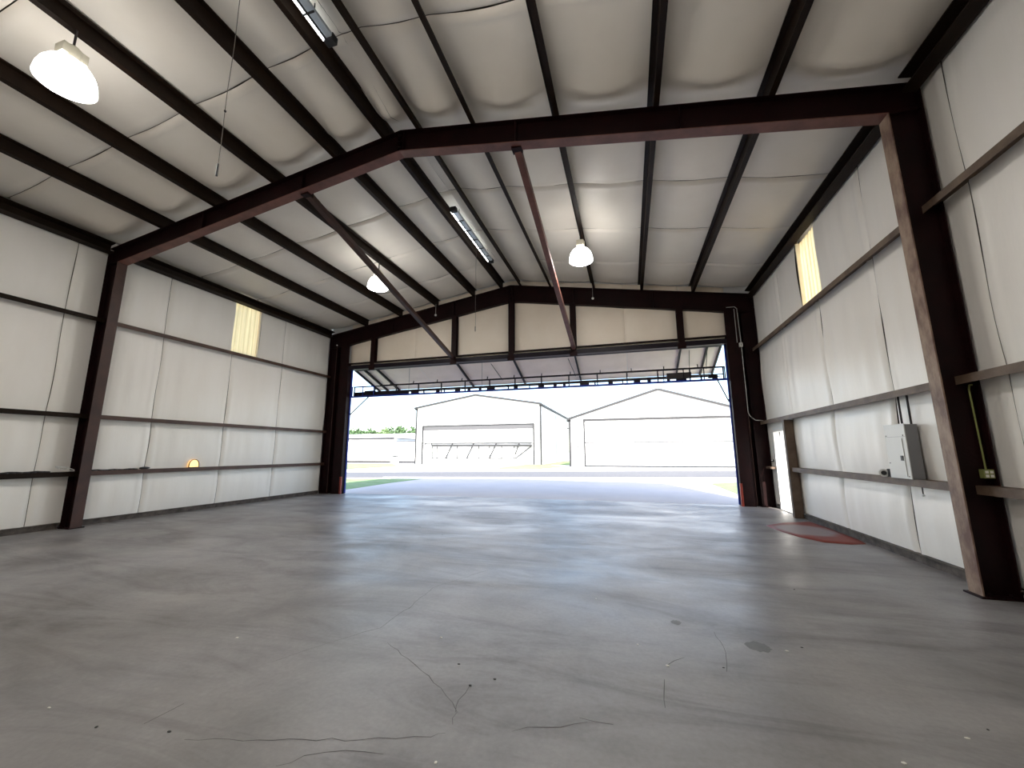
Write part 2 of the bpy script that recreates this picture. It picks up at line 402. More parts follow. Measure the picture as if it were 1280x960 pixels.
# ------------------------------------------------------------------ rigid frames
def frame(y0, near, label):
    """y0 = face towards the viewer, flange .2 wide"""
    yc = y0+.1; o = empty('steel_frame', (XM, yc, 0), label, 'frame')
    dep = .44 if near else .62
    for s in (-1, 1):
        xo = XM+s*(half-.02); xi0, xi1 = XM+s*(half-.345), XM+s*(half-.40)
        zk = ztop(xi1)-dep
        # column: web, outer flange
        c = MB()
        c.poly([(xi0, yc-.006, 0), (xo, yc-.006, 0), (xo, yc-.006, ztop(xo)), (xi1, yc-.006, ztop(xi1)), (xi1, yc-.006, zk)], (0, .012, 0))
        c.poly([(xo-s*.014, y0, 0), (xo, y0, 0), (xo, y0, ztop(xo)-.02), (xo-s*.014, y0, ztop(xo)-.02)], (0, .2, 0))
        c.box(*sorted((xi1+s*.02, xo-s*.02)), y0+.02, y0+.18, zk-.01, zk+.005)
        col = c.build('column', 'steel', o)
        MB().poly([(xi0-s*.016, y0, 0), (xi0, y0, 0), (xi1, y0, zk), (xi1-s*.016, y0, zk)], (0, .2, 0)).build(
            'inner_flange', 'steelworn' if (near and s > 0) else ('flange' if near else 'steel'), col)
        MB().box(*sorted((xi0-s*.05, xo+s*.0)), y0-.03, y0+.23, 0, .018).build('base_plate', 'steel', col)
        for bx in (.06, .24):
            MB().cyl((xi0+s*bx, y0+.03, .018), (xi0+s*bx, y0+.03, .05), .014, n=6).build('anchor_bolt', 'steel', col)
        # rafter
        r = MB()
        r.poly([(xi1, yc-.006, ztop(xi1)), (XM, yc-.006, ZR), (XM, yc-.006, ZR-dep), (xi1, yc-.006, zk)], (0, .012, 0))
        r.poly([(XM+s*(half-.05), y0, ztop(XM+half-.05)-.016), (XM, y0, ZR-.016), (XM, y0, ZR-.002), (XM+s*(half-.05), y0, ztop(XM+half-.05)-.002)], (0, .2, 0))
        for d in (.06, 2.3, 2.32, 5.0):
            x = XM+s*d; r.box(x-.007, x+.007, y0+.02, y0+.18, ztop(x)-dep, ztop(x)-.01)
        ra = r.build('rafter', 'steel', o)
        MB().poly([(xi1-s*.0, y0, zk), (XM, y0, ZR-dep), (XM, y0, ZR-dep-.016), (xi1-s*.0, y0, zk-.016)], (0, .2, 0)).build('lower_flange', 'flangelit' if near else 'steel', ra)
    for sx in (-1, 1):
        for k in range(3): MB().cyl((XM+sx*.035, y0+.0, ZR-dep+.06+k*.13), (XM-sx*.0, y0+.0, ZR-dep+.06+k*.13), .012, n=6).build('splice_bolt', 'steel', o)
    return o
frame(YN, True, 'dark red steel portal frame crossing the middle of the hangar')
frame(YF, False, 'dark red steel portal frame around the open hangar door')
frame(YB+.05, False, 'dark steel portal frame against the rear wall')

# ------------------------------------------------------------------ purlins, eave struts
ordw = ['nearest the ridge', 'second from the ridge', 'third from the ridge', 'fourth from the ridge', 'fifth from the ridge']
for s in (-1, 1):
    for k, d in enumerate(PX):
        x = XM+s*d; z = ztop(x)
        # Z section, web .2 with flanges and lips
        prof = [(-.004, 0), (.080, 0), (.080, .022), (.076, .022), (.076, .004), (.0, .004), (.0, .225), (-.08, .225), (-.08, .205), (-.076, .205), (-.076, .221), (-.004, .221)]
        if s < 0: prof = [(-a, b) for a, b in prof]
        pts = [(x+a, YB+.02, z+b+.003-SL*s*a) for a, b in prof]
        o = MB().poly(pts, (0, YF+.1-YB, 0)).build('roof_purlin', 'purlin')
        tag(o, 'brown roof purlin %s of the roof, %s' % ('on the left slope' if s < 0 else 'on the right slope', ordw[k]), 'purlin', 'roof purlins')
        o['label'] = 'long brown roof purlin on the %s slope, %s' % ('left' if s < 0 else 'right', ordw[k])
    x0 = XM+s*(half-.065); z = ztop(x0)
    a, b = sorted((x0-s*.17, x0))
    mb = MB()
    for ya, yb in ((YB+.3, YN), (YN+.2, YF)):
        mb.poly([(x0-s*.17, ya, z-.16+.03), (x0-s*.17, ya, z-.14+.03), (x0-s*.015, ya, z-.14+.0), (x0-s*.015, ya, z+.07), (x0-s*.17, ya, z+.07+.03), (x0-s*.17, ya, z+.09+.03), (x0, ya, z+.09), (x0, ya, z-.16)], (0, yb-ya, 0))
    tag(mb.build('eave_strut', 'purlin'), 'dark eave strut where the roof meets the %s wall' % ('left' if s < 0 else 'right'), 'strut')

# ------------------------------------------------------------------ wall girts
gname = {1.15: 'lowest', 2.43: 'middle', 4.69: 'uppermost'}
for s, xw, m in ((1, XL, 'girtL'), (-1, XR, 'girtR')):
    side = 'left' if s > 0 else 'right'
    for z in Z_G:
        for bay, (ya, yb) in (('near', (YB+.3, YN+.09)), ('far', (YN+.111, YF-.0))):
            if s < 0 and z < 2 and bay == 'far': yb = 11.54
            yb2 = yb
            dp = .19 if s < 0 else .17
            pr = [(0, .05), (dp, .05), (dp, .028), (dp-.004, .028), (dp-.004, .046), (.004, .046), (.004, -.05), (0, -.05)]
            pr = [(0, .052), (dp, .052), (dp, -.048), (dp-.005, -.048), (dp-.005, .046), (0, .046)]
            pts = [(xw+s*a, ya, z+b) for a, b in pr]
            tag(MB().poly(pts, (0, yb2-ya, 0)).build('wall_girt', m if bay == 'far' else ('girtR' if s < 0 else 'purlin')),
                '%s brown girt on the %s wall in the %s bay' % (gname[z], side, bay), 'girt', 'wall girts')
tag(MB().box(XR-.17, XR, 13.2, YF, 1.10, 1.16).build('wall_girt', 'girtR'), 'short girt stub between the side door and the corner column', 'girt', 'wall girts')

# ------------------------------------------------------------------ front gable wall + header
JL, JR = -10.93, 3.13    # door opening
zh0, zh1 = 4.96, 5.12
mb = MB()
yg0, yg1 = YO-.06, YO
mb.poly([(XL-.1, yg0, zh0+.1), (XR+.1, yg0, zh0+.1), (XR+.1, yg0, ztop(XR)+.35), (XM, yg0, ZR+.37), (XL-.1, yg0, ztop(XL)+.35)], (0, .06, 0))
mb.box(XL-.15, JL, yg0, yg1, -.1, zh0+.1); mb.box(JR, XR+.15, yg0, yg1, -.1, zh0+.1)
wf = struct(mb.build('wall_front', 'sheet', origin=(XM, YO, 0)), 'gable wall above the hangar door lined with cream insulation')
GP = [-9.81, -6.23, -3.95, -1.68, 1.82]
edges = [JL-.1]+GP+[JR+.1]
for a, b in zip(edges, edges[1:]):
    n_ = 2 if b-a > 3 else 1
    for k in range(n_):
        p, q = a+(b-a)*k/n_, a+(b-a)*(k+1)/n_
        def f(u, v, p=p, q=q):
            x = p+(q-p)*u; zt_ = ztop(x)+.25; z = 5.20+(zt_-5.20)*v
            e = min(x-p, q-x); bl = math.sin(math.pi*u)**.5*math.sin(math.pi*min(1, v*.9+.05))
            y = YO-.10-.05*bl-.006*noise.noise((x*3, z*2, 4))+(.02 if e < .01 else 0)
            return Vector((x, y, z))
        MB().grid(f, 26, 22).build('insulation_panel', 'gable', wf, smooth=True)
hb = empty('header_beam', (XM, YF+.12, zh0), 'long dark header beam spanning above the hangar door opening', 'beam')
MB().box(JL-.05, JR+.05, YF+.0, YF+.26, zh0, zh1).build('box_section', 'navydark', hb)
MB().box(JL-.05, JR+.05, YF+.02, YF+.24, 5.20, 5.235).build('sill_angle', 'steel', hb)
MB().box(JL-.05, JR+.05, YF+.16, YF+.20, 5.12, 5.20).build('gap_strip', 'gable', hb)
for k, x in enumerate(GP):
    zt_ = ztop(x)-.62
    mb = MB(); mb.box(x-.10, x+.10, YF-.014, YF-.002, zh1-.13, zt_); mb.box(x-.005, x+.005, YF-.002, YF+.16, zh1+.117, zt_); mb.box(x-.10, x+.10, YF+.16, YF+.17, zh1+.117, zt_)
    g = tag(mb.build('gable_post', 'steel'), '%s dark red gable post standing on the door header' % ['short leftmost', 'second from left', 'tall middle', 'fourth from left', 'short rightmost'][k], 'post', 'gable posts')
    MB().box(x-.13, x+.13, YF-.026, YF-.014, zh0-.08, zh0+.09).build('foot_plate', 'steel', g)
# door jamb posts with guide rails
for s, xj, xc in ((-1, JL, -11.35), (1, JR, 3.5)):
    side = 'left' if s < 0 else 'right'
    j = empty('door_jamb', (xj, YF, 0), 'dark red steel jamb post at the %s of the hangar door' % side, 'post')
    a, b = sorted((xj, xc))
    MB().box(a, b, YF-.005, YF+.02, 0, ztop(xj)-.62).box(*sorted((xj, xj+s*.015)), YF+.02, YF+.22, 0, 5.2).box(*sorted((xc, xc-s*.012)), YF-.02, YF+.2, 0, 6.0).build('post', 'steel', j)
    MB().box(*sorted((xj-s*.035, xj)), YF+.2, YF+.27, 0.02, 4.96).build('guide_rail', 'navy', j)
    MB().box(*sorted((xj-s*.012, xj+s*.05)), YF-.02, YF+.06, 0, .66).build('foot_guard', 'redpaint', j)  # thin strip on the lower jamb, redder than the post
    MB().bar((xj-s*.03, YF+.26, 3.13), (xj-s*(.85 if s < 0 else .30), YF+.3, 3.86), .035, .035).build('brace', 'navydark', j)
    tag(MB().box(*sorted((xc, XM+s*half)), YF+.21, YF+.24, 0, 6.5).build('corner_sheet', 'steel', j), None)

# ------------------------------------------------------------------ brace beams from middle frame to header
for x, side in ((-6.26, 'left'), (-1.66, 'right')):
    o = empty('brace_beam', (x, YN+.2, 7.0), 'slanting dark red brace beam from middle frame to door header, %s one' % side, 'brace')
    MB().bar((x, YN+.12, 7.02), (x, YF-.05, 5.152), .13, .13).build('beam', 'flange' if x < -3 else 'flangelit', o, bevel=.008)  # right beam is coloured lighter, its pinkish light painted in
    MB().box(x-.09, x+.09, YN+.1, YN+.26, 6.93, 6.945+.16).build('end_plate', 'steel', o)

# ------------------------------------------------------------------ bifold hangar door, standing open
bd = empty('bifold_door', (XM, 13.95, 4.9), 'large bifold hangar door folded up above the opening', 'door')
A = Vector((0, 13.9, 5.0)); B = Vector((0, 15.75, 4.33)); dxa, dxb = JL+.08, JR-.08
nrm = Vector((0, -(B.z-A.z), (B.y-A.y))).normalized()   # up-facing normal
ribs = [dxa+.02, dxa+.45]+GP+[dxb-.42, dxb-.02]
mb = MB(); mb.poly([(dxa, A.y, A.z+.09), (dxb, A.y, A.z+.09), (dxb, B.y, B.z+.09), (dxa, B.y, B.z+.09)], (0, 0, .04)); mb.build('upper_leaf', 'sheet', bd)
seg = [dxa, dxa+.45, -9.81, -8.0, -6.23, -3.95, -1.68, .1, 1.82, dxb]
for a, b in zip(seg, seg[1:]):
    def f(u, v, a=a, b=b):
        bl = (math.sin(math.pi*u)*math.sin(math.pi*v))**.4 if 0 < u < 1 and 0 < v < 1 else 0
        q = A.lerp(B, v); return Vector((a+.006+(b-a-.012)*u, q.y, q.z+.07-.03*bl))
    MB().grid(f, 12, 10).build('insulation_panel', 'doorins', bd, smooth=True)
for x in ribs:
    MB().bar((x, A.y, A.z-.01), (x, B.y, B.z+.01), .05, .09).build('rib', 'navydark', bd)
MB().bar((dxa, A.y, A.z), (dxb, A.y, A.z), .08, .1).build('hinge_rail', 'navydark', bd)
MB().bar((dxa, B.y, B.z), (dxb, B.y, B.z), .08, .1).build('fold_rail', 'steel', bd)
# truss hung under the upper leaf
y1, z1 = 15.0, 4.50
tr = MB().bar((dxa+.5, y1, z1), (dxb-.05, y1, z1), .035, .035).build('upper_truss', 'steel', bd)
for i in range(12):
    x = dxa+1.0+i*1.12; MB().bar((x, y1, z1), (x, y1+.05, z1+.12), .03, .03).build('truss_hanger', 'steel', tr)
# lower leaf
lt = MB().box(JL-.25, JR+.2, 13.93, 13.99, 3.84, 3.905).build('bottom_chord', 'navy', bd)  # chord coloured with the blue lens fringe
MB().bar((dxa, 13.93, 4.27), (dxb+.02, 13.93, 4.27), .04, .04).build('top_chord', 'navydark', bd)
for i in range(15):
    x = dxa+.02+i*(dxb-dxa-.04)/14
    MB().bar((x, 13.93, 3.9), (x, 13.93, 4.27), .04, .04).build('truss_post', 'navydark', bd)
MB().box(dxa, -8.3, 13.94, 13.98, 3.905, 4.03).build('edge_plate', 'navydark', bd)
x = -8.2; k = 0
while x < dxb-.3:
    k += 1; wd = (.10, .32, .05, .16, .04, .22, .12)[k % 7]
    MB().box(x, min(x+wd, dxb), 13.94, 13.98, 3.905, 4.03).build('edge_block', 'navydark', bd)
    x += wd+(.34, .22, .5, .18, .42, .3)[k % 6]
MB().box(dxa, dxb, 13.94, 13.98, 4.03, 4.06).build('edge_rail', 'navydark', bd)

# end boxes with cable drums and drive motor
for s, x0, x1 in ((-1, JL+.02, JL+1.05), (1, JR-1.9, JR-.06)):
    fr = MB()
    n_ = 3 if s < 0 else 4
    for i in range(n_): 
        x = x0+(x1-x0)*i/(n_-1); fr.bar((x, 13.90, 3.9), (x, 13.90, 4.28), .03, .03)
    fr.bar((x0, 13.90, 4.28), (x1, 13.90, 4.28), .03, .03)
    fb = fr.build('end_frame', 'navy' if s < 0 else 'navydark', bd)
    if s < 0:
        MB().cyl((x0+.28, 13.96, 3.98), (x0+.38, 13.96, 3.98), .085, n=14).build('cable_drum', 'navydark', fb)
        MB().box(x0+.08, x0+.16, 13.92, 14.0, 3.9, 4.05).build('bearing', 'navydark', fb)
        MB().cyl((x0+.6, 13.96, 4.02), (x0+.95, 13.96, 4.02), .09, n=16).build('motor', 'navydark', fb)
    else:
        MB().box(x0+.1, x0+.85, 13.92, 14.02, 3.96, 4.16).build('motor', 'dark', fb)
        MB().box(x0+1.35, x0+1.55, 13.92, 14.0, 3.93, 4.06).build('gearbox', 'navydark', fb)
        MB().bar((JR-.0, 13.95, 3.9), (JR+.02, 13.95, 4.14), .03, .03).build('latch', 'navydark', fb)
MB().cyl((dxa+.1, 13.96, 3.985), (dxb-.1, 13.96, 3.985), .016, n=8).build('drive_shaft', 'navydark', bd)
for x in (-5.2, -8.3):
    MB().tube([(x, 13.94, 4.98), (x, 13.94, 3.9)], .006, 6).build('lift_cable', 'dark', bd)
for x in (-4.9, -1.95, 2.1, 2.65):
    MB().bar((x, 14.1, 4.93), (x+.12, 15.2, 4.48), .018, .018).build('lift_strap', 'dark', bd)

# ------------------------------------------------------------------ side door
d1 = struct(empty('door_1', (XR, 12.65, 0)), 'white walk door standing open in the right wall')
mb = MB(); mb.box(XR-.03, XR+.14, 12.05, 12.15, 0, 2.2).box(XR-.03, XR+.14, 13.12, 13.22, 0, 2.2).box(XR-.03, XR+.14, 12.05, 13.22, 2.14, 2.24); mb.build('door_frame', 'white', d1)
hx, hy = XR+.16, 13.10; ang = math.radians(38)
dd = Vector((math.sin(ang), -math.cos(ang), 0)); nn = Vector((-dd.y, dd.x, 0))
if nn.x > 0: nn = -nn
H = Vector((hx, hy, .02))
leaf = MB().poly([H, H+dd*.93, H+dd*.93+Vector((0, 0, 2.1)), H+Vector((0, 0, 2.1))], -nn*.045).build('door_leaf', 'white', d1)
MB().cyl(H+dd*.2+Vector((0, 0, 1.0)), H+dd*.2+nn*.06+Vector((0, 0, 1.0)), .03, n=12).build('door_knob', 'dark', leaf)
MB().cyl(H+dd*.2+Vector((0, 0, 1.18)), H+dd*.2+nn*.03+Vector((0, 0, 1.18)), .028, n=12).build('deadbolt', 'dark', leaf)
MB().box(XR-.05, XR+.16, 12.15, 13.12, 0, .02).build('threshold', 'galv', d1)
o = MB()
o.box(XR-.24, XR-.04, 11.56, 11.567, 0, 2.375).box(XR-.24, XR-.234, 11.56, 11.68, 0, 2.375).box(XR-.046, XR-.04, 11.56, 11.68, 0, 2.375)
tag(o.build('door_post', 'girtR'), 'dusty brown channel post beside the open side door', 'post')
tag(MB().cyl((XR-.04, 13.3, 1.33), (XR-.10, 13.3, 1.33), .035, n=12).build('door_stop', 'black'), 'black round knob on the wall beside the side door', 'knob')

# ------------------------------------------------------------------ lamps
def high_bay(x, y, label):
    zt_ = ztop(x); zb = 6.45
    o = empty('high_bay_lamp', (x, y, zb), label, 'lamp', 'high bay lamps')
    MB().lathe((x, y, zb), [(.27, .004), (.305, .01), (.302, .04), (.292, .12), (.265, .21), (.215, .29), (.14, .35), (.10, .365)], 32).build('refractor', 'glow', o, smooth=True)
    MB().lathe((x, y, zb), [(.02, -.035), (.16, -.028), (.27, -.006), (.27, .003)], 32).build('lens', 'lens', o, smooth=True)
    MB().lathe((x, y, zb), [(.10, .367), (.11, .385), (.11, .54), (.07, .58)], 20).build('ballast_housing', 'housing', o, smooth=False)
    MB().box(x-.09, x+.09, y-.13, y+.13, zb+.40, zb+.54).build('ballast_box', 'housing', o)
    MB().tube([(x, y, zb+.58), (x, y, zt_+.01)], .014).build('hanger', 'dark', o)
    MB().cyl((x, y, zb-.052), (x, y, zb-.034), .014, n=10).build('lens_screw', 'dark', o)
    l_ = bpy.data.lights.new('high_bay_light', 'POINT'); l_.energy = 0
    return o
high_bay(XM-3.02, 2.75, 'large lit white dome lamp overhead near the viewer')
high_bay(XM+3.02, 9.75, 'lit white dome lamp under the right roof slope')
high_bay(XM-3.02, 9.75, 'lit white dome lamp partly hidden behind the left slanting brace')
def strip_light(y0, y1, label):
    z = 7.62; x = XM
    o = empty('strip_light', (x, (y0+y1)/2, z), label, 'lamp', 'ridge strip lights')
    MB().box(x-.07, x+.07, y0+.10, y1-.10, z+.02, z+.09).build('channel', 'alu', o, bevel=.01)
    for yy in (y0, y1-.12): MB().box(x-.08, x+.08, yy, yy+.12, z-.02, z+.10).build('end_cap', 'black', o, bevel=.01)
    for dx in (-.085, ): MB().cyl((x+dx, y0+.1, z+.02), (x+dx, y1-.1, z+.02), .017, n=10).build('tube', 'tube', o)
    for k in range(1, 6):
        yy = y0+(y1-y0)*k/6
        MB().bar((x-.11, yy, z-.01), (x+.09, yy, z-.01), .02, .02).build('guard_wire', 'black', o)
    MB().bar((x-.03, y0+.5, z-.005), (x-.03, y1-.1, z-.005), .025, .02).build('guard_bar', 'black', o)
    for yy in (y0+.4, y1-.4): MB().tube([(x, yy, z+.09), (x, yy, ZR+.1)], .008).build('hanger', 'dark', o)
    return o
high_bay(XM+3.02, 2.75, 'lit white dome lamp above the viewer on the right roof slope')
strip_light(8.4, 11.4, 'pale strip light with black wire guard along the ridge beyond the frame')
strip_light(1.2, 4.12, 'pale strip light with black end cap at the top of the photo')
def cord(x, y, z0, z1, label):
    o = empty('pull_cord', (x, y, z0), label, 'cord')
    pts = [(x+.006*math.sin(i*1.3), y, z1-(z1-z0)*i/12) for i in range(13)]
    MB().tube(pts, .004, 6).build('cord', 'cord', o)
    MB().cyl((x, y, z0-.02), (x, y, z0+.12), .010, n=8).build('toggle', 'black', o)
    MB().ball((x, y, z0+.75), .014, 1).build('bead', 'dark', o)
cord(XM+.0, 2.72, 4.45, 7.60, 'long thin pull cord hanging in front of the left roof slope')
cord(XM+.0, 10.05, 4.95, 7.60, 'thin pale pull cord hanging before the gable wall')
for x, side in ((XM+3.02, 'right'), (XM-3.0, 'left')):
    o = empty('sensor_bulb', (x, 13.45, 6.84), 'small white bulb hanging from the front frame, %s one' % side, 'bulb')
    MB().ball((x, 13.45, 6.86), .045, 2).build('bulb', 'white', o, smooth=True)
    MB().tube([(x, 13.45, 6.9), (x, 13.45, ztop(x)+.0)], .008, 6).build('wire', 'galv', o)

# ------------------------------------------------------------------ electrical gear on the right wall
pe = empty('breaker_panel', (3.90, 7.3, 1.2), 'light grey breaker panel box on the right wall girt', 'electrical panel')
MB().box(3.80, 3.95, 7.06, 7.52, 1.203, 1.975).build('enclosure', 'panelside', pe, bevel=.004)
MB().box(3.788, 3.80, 7.05, 7.53, 1.203, 1.985).build('cover', 'panelgrey', pe, bevel=.003)
dr = MB().box(3.780, 3.788, 7.13, 7.42, 1.24, 1.78).build('door', 'panelgrey', pe)
MB().box(3.770, 3.780, 7.155, 7.20, 1.46, 1.53).build('latch', 'black', dr)
for yy, zz in ((7.10, 1.82), (7.49, 1.82), (7.49, 1.42), (7.10, 1.24)): MB().cyl((3.788, yy, zz), (3.782, yy, zz), .008, n=8).build('screw', 'dark', pe)
MB().box(3.785, 3.788, 7.06, 7.52, 1.80, 1.804).build('seam_line', 'panelside', pe)
for k, yy in enumerate((7.34, 7.14)):
    tag(MB().tube([(3.93, yy, 1.98), (3.93, yy, 2.40)], .014).build('conduit', 'dark'), 'dark vertical conduit above the breaker panel, %s one' % ('left' if k == 0 else 'right'), 'conduit')
mt = empty('meter_socket', (3.86, 7.68, 1.2), 'small black box with round white dial beside the breaker panel', 'meter')
MB().box(3.84, 3.96, 7.55, 7.72, 1.203, 1.325).build('box', 'black', mt, bevel=.004)
MB().cyl((3.82, 7.76, 1.262), (3.80, 7.72, 1.262), .06, n=20).build('ring', 'white', mt)
MB().cyl((3.80, 7.72, 1.262), (3.795, 7.71, 1.262), .034, n=18).build('dial', 'black', mt)
vv = empty('drain_valve', (3.93, 7.13, .98), 'small white valve hanging below the girt under the breaker panel', 'valve')
MB().tube([(3.93, 7.14, 1.10), (3.93, 7.14, 1.0)], .008).build('stem', 'dark', vv)
MB().ball((3.93, 7.14, .985), .022, 1).build('body', 'white', vv)

ob = empty('outlet_box', (3.96, 6.02, 1.28), 'yellowed outlet box on the dark near right column', 'outlet')
MB().box(3.885, 3.98, 5.975, 6.05, 1.285, 1.385).build('box', 'outlet', ob, bevel=.004)
for xx in (3.895, 3.938):
    for zz in (1.298, 1.342): MB().box(xx, xx+.028, 5.971, 5.975, zz, zz+.03).build('receptacle', 'chipw', ob)
tag(MB().tube([(3.935, 6.02, 1.385), (3.925, 6.02, 2.32), (3.935, 6.02, 2.37), (3.965, 6.02, 2.372)], .009).build('conduit', 'outlet'), 'thin yellowed conduit rising from the outlet box on near column', 'conduit')

cr = empty('conduit_run', (3.52, 13.5, 0), 'pale conduit with switch box on the right front column', 'conduit')
MB().tube([(3.2, 13.555, 6.12), (3.44, 13.555, 6.12), (3.5, 13.555, 6.05), (3.525, 13.555, 4.9), (3.525, 13.555, 2.75), (3.58, 13.555, 2.62), (3.70, 13.555, 2.52), (3.9, 13.555, 2.50)], .011).build('pipe', 'galv', cr)
MB().tube([(3.42, 13.56, 6.05), (3.42, 13.56, 4.95)], .009).build('pipe', 'galv', cr)
sb = MB().box(3.46, 3.56, 13.50, 13.57, 4.80, 4.93).build('switch_box', 'panelgrey', cr, bevel=.005)
MB().box(3.503, 3.517, 13.49, 13.50, 4.84, 4.89).build('toggle', 'black', sb)
MB().cyl((3.525, 13.56, 2.7), (3.525, 13.56, 0.05), .008, n=6).build('lower_pipe', 'flange', cr)
cl = empty('conduit_run', (-11.5, 13.5, 0), 'thin pale conduit on the left front column', 'conduit')
MB().tube([(-11.52, 13.55, 6.0), (-11.52, 13.55, .05)], .010).build('pipe', 'flange', cl)
MB().ball((-11.52, 13.53, 6.03), .03, 1).build('cap', 'white', cl)

# ------------------------------------------------------------------ small things on the girts
mb = MB(); pts = []
for i in range(22):
    t = i/21*1.85*math.pi+.4
    q = math.cos(t); pts.append((-11.74+.03*math.sin(t), 5.79+.16*q, 1.275-.05*q+.022*math.sin(t)))
tag(mb.tube(pts, .011, 6).build('cable_loop', 'white', smooth=True), 'loop of white cable lying on the left girt beside the near column', 'cable')
tag(MB().tube([(-11.84, 4.2+.1*i, 1.215+.008*math.sin(i*1.7)) for i in range(15)], .022, 8).build('hose', 'black', smooth=True), 'black hose lying along the left girt in the near bay', 'hose')
tag(MB().tube([(-11.84, 6.3+.1*i, 1.215+.006*math.sin(i*1.9)) for i in range(10)], .015, 8).build('cable', 'black', smooth=True), 'black cable lying on the left girt just past the frame column', 'cable')
mb = MB().ball((-11.85, 7.36, 1.23), .1, 2, (.6, 1.3, .32))
for v in mb.bm.verts: v.co += Vector(noise.noise_vector(v.co*9))*.012; v.co.z = max(v.co.z, 1.203)
tag(mb.build('rag', 'black', smooth=True), 'dark crumpled rag on the left girt by a seam', 'rag')
# small vent; a glow in the pane stands for the daylight behind
vt = empty('vent_opening', (XL+.07, 8.58, 1.2), 'small arched hole glowing yellow above the left girt', 'vent')
arch = [(8.44, 1.205)]+[(8.58-.135*math.cos(math.pi*i/12), 1.27+.15*math.sin(math.pi*i/12)) for i in range(13)]+[(8.72, 1.205)]
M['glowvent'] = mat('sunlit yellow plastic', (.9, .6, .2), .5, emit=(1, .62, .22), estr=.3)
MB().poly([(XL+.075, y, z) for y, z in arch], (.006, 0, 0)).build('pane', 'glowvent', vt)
fr = MB()
for a, b in zip(arch, arch[1:]+arch[:1]): fr.bar((XL+.085, a[0], a[1]), (XL+.085, b[0], b[1]), .018, .02, (1, 0, 0))
fr.build('rim', 'girtL', vt)

# red sheet on the floor
poly = [(2.78, 10.25), (3.3, 10.75), (3.88, 11.0), (3.93, 10.2), (3.93, 9.1), (3.88, 8.72), (3.62, 8.62), (3.25, 8.68), (3.0, 9.1), (2.85, 9.7)]
mb = MB(); cx, cy_ = 3.5, 9.7
rings = []
for rr, zz in ((1, .002), (.985, .014), (.8, .016), (.4, .017)):
    rings.append([mb.bm.verts.new((cx+(x-cx)*rr, cy_+(y-cy_)*rr, zz+.004*noise.noise((x, y, rr*3)))) for x, y in poly])
for a, b in zip(rings, rings[1:]):
    for i in range(len(a)): mb.bm.faces.new((a[i], a[(i+1) % len(a)], b[(i+1) % len(a)], b[i]))
mb.bm.faces.new(rings[-1])
tag(mb.build('ground_sheet', 'redmat', smooth=True), 'dusty red sheet lying flat on the floor by the right wall', 'sheet')

# chips of debris
chips = [(-3.63, 1.92, 'w', 'bright oval chip on the floor at the far left foreground'), (-3.38, 3.0, 'w', 'small pale chip on the floor, left of the long crack'),
    (-5.51, 8.25, 'd', 'largest dark crumb on the floor toward the left jamb'), (-4.43, 8.13, 'd', 'dark crumb on the floor, second of the left trio'), (-3.59, 7.49, 'd', 'dark crumb on the floor, rightmost of the left trio'),
    (-1.14, 2.88, 'd', 'dark crumb on the floor at the tip of the short crack'), (-1.33, 3.12, 'd', 'dark crumb on the floor right of the bent crack'), (-1.0, 3.0, 'd', 'dark crumb on the floor, right of the crack tip'),
    (-1.66, 3.49, 'w', 'pale chip on the floor above the bent crack'), (-.01, 3.82, 'w', 'pale chip on the floor left of the oil stain'),
    (.6, 3.61, 'd', 'dark flake on the floor below the curved crack'), (1.15, 4.03, 'w', 'pale chip on the floor just right of the oil stain'), (1.29, 4.13, 'd', 'dark crumb beside the pale chip right of the oil stain'),
    (.2, 3.53, 'w', 'pale crumb at the lower end of the short slanting crack'), (1.92, 3.28, 'd', 'dark flake on the floor in the right foreground'), (1.75, 3.16, 'w', 'pale chip below the dark flake in the right foreground'),
    (1.29, 2.84, 'w', 'yellowish chip on the floor at the bottom right edge'), (-1.05, 2.18, 'w', 'pale chip on the floor at the bottom centre edge'),
    (-.43, 4.8, 'w', 'pale speck on the floor in the middle of the hangar'), (1.78, 5.73, 'd', 'dark crumb on the floor toward the right wall'), (-3.11, 1.88, 'd', 'dark crumb on the floor near the left foreground chip'), (-2.65, 1.97, 'd', 'dark flake at the left end of the long crack')]
for i, (x, y, c, lb) in enumerate(chips):
    mb = MB().ball((x, y, .004), .010 if c == 'w' else .0085, 1, (random.uniform(.8, 1.8), random.uniform(.7, 1.2), .35))
    for v in mb.bm.verts: v.co.z = max(v.co.z, .001)
    tag(mb.build('debris_chip', 'chipw' if c == 'w' else 'chipd'), lb, 'debris', 'debris chips on the floor')

# ------------------------------------------------------------------ outside
def flat(name, pts, z, m, label, th=.05):
    return struct(MB().poly([(x, y, z-th) for x, y in pts], (0, 0, th)).build(name, m), label)
flat('ground', [(-400, -60), (400, -60), (400, 600), (-400, 600)], -.06, 'pave', 'pale paved airfield ground')
flat('apron', [(-12.1, 13.9), (3.6, 13.9), (3.9, 17), (3.87, 23.2), (9, 29), (-16, 24), (-12.6, 21)], -.012, 'apron', 'concrete apron in front of the hangar')
flat('road', [(-60, 12.7), (-18.6, 23.1), (6.5, 29.0), (70, 44), (70, 57), (8.65, 38.5), (-23.1, 28.8), (-60, 17.5)], -.02, 'asphalt', 'grey taxiway strip crossing in front of the far hangars', .03)
def lawn(pts, label, z=-.005):
    mb = MB().poly([(x, y, z-.05) for x, y in pts], (0, 0, .05))
    o = mb.build('grass', 'grass'); o['kind'] = 'stuff'; o['label'] = label; o['category'] = 'grass'
    return o
lawn([(-12.15, 13.9), (-12.1, 16), (-12.35, 19.2), (-12.2, 22.6), (-17, 21.9), (-30, 17.5), (-30, 13.9)], 'bright grass strip left of the apron')
lawn([(3.95, 16.7), (3.87, 22.9), (9, 26.5), (20, 27), (20, 14.5), (4.3, 14.5)], 'pale green grass wedge right of the apron')
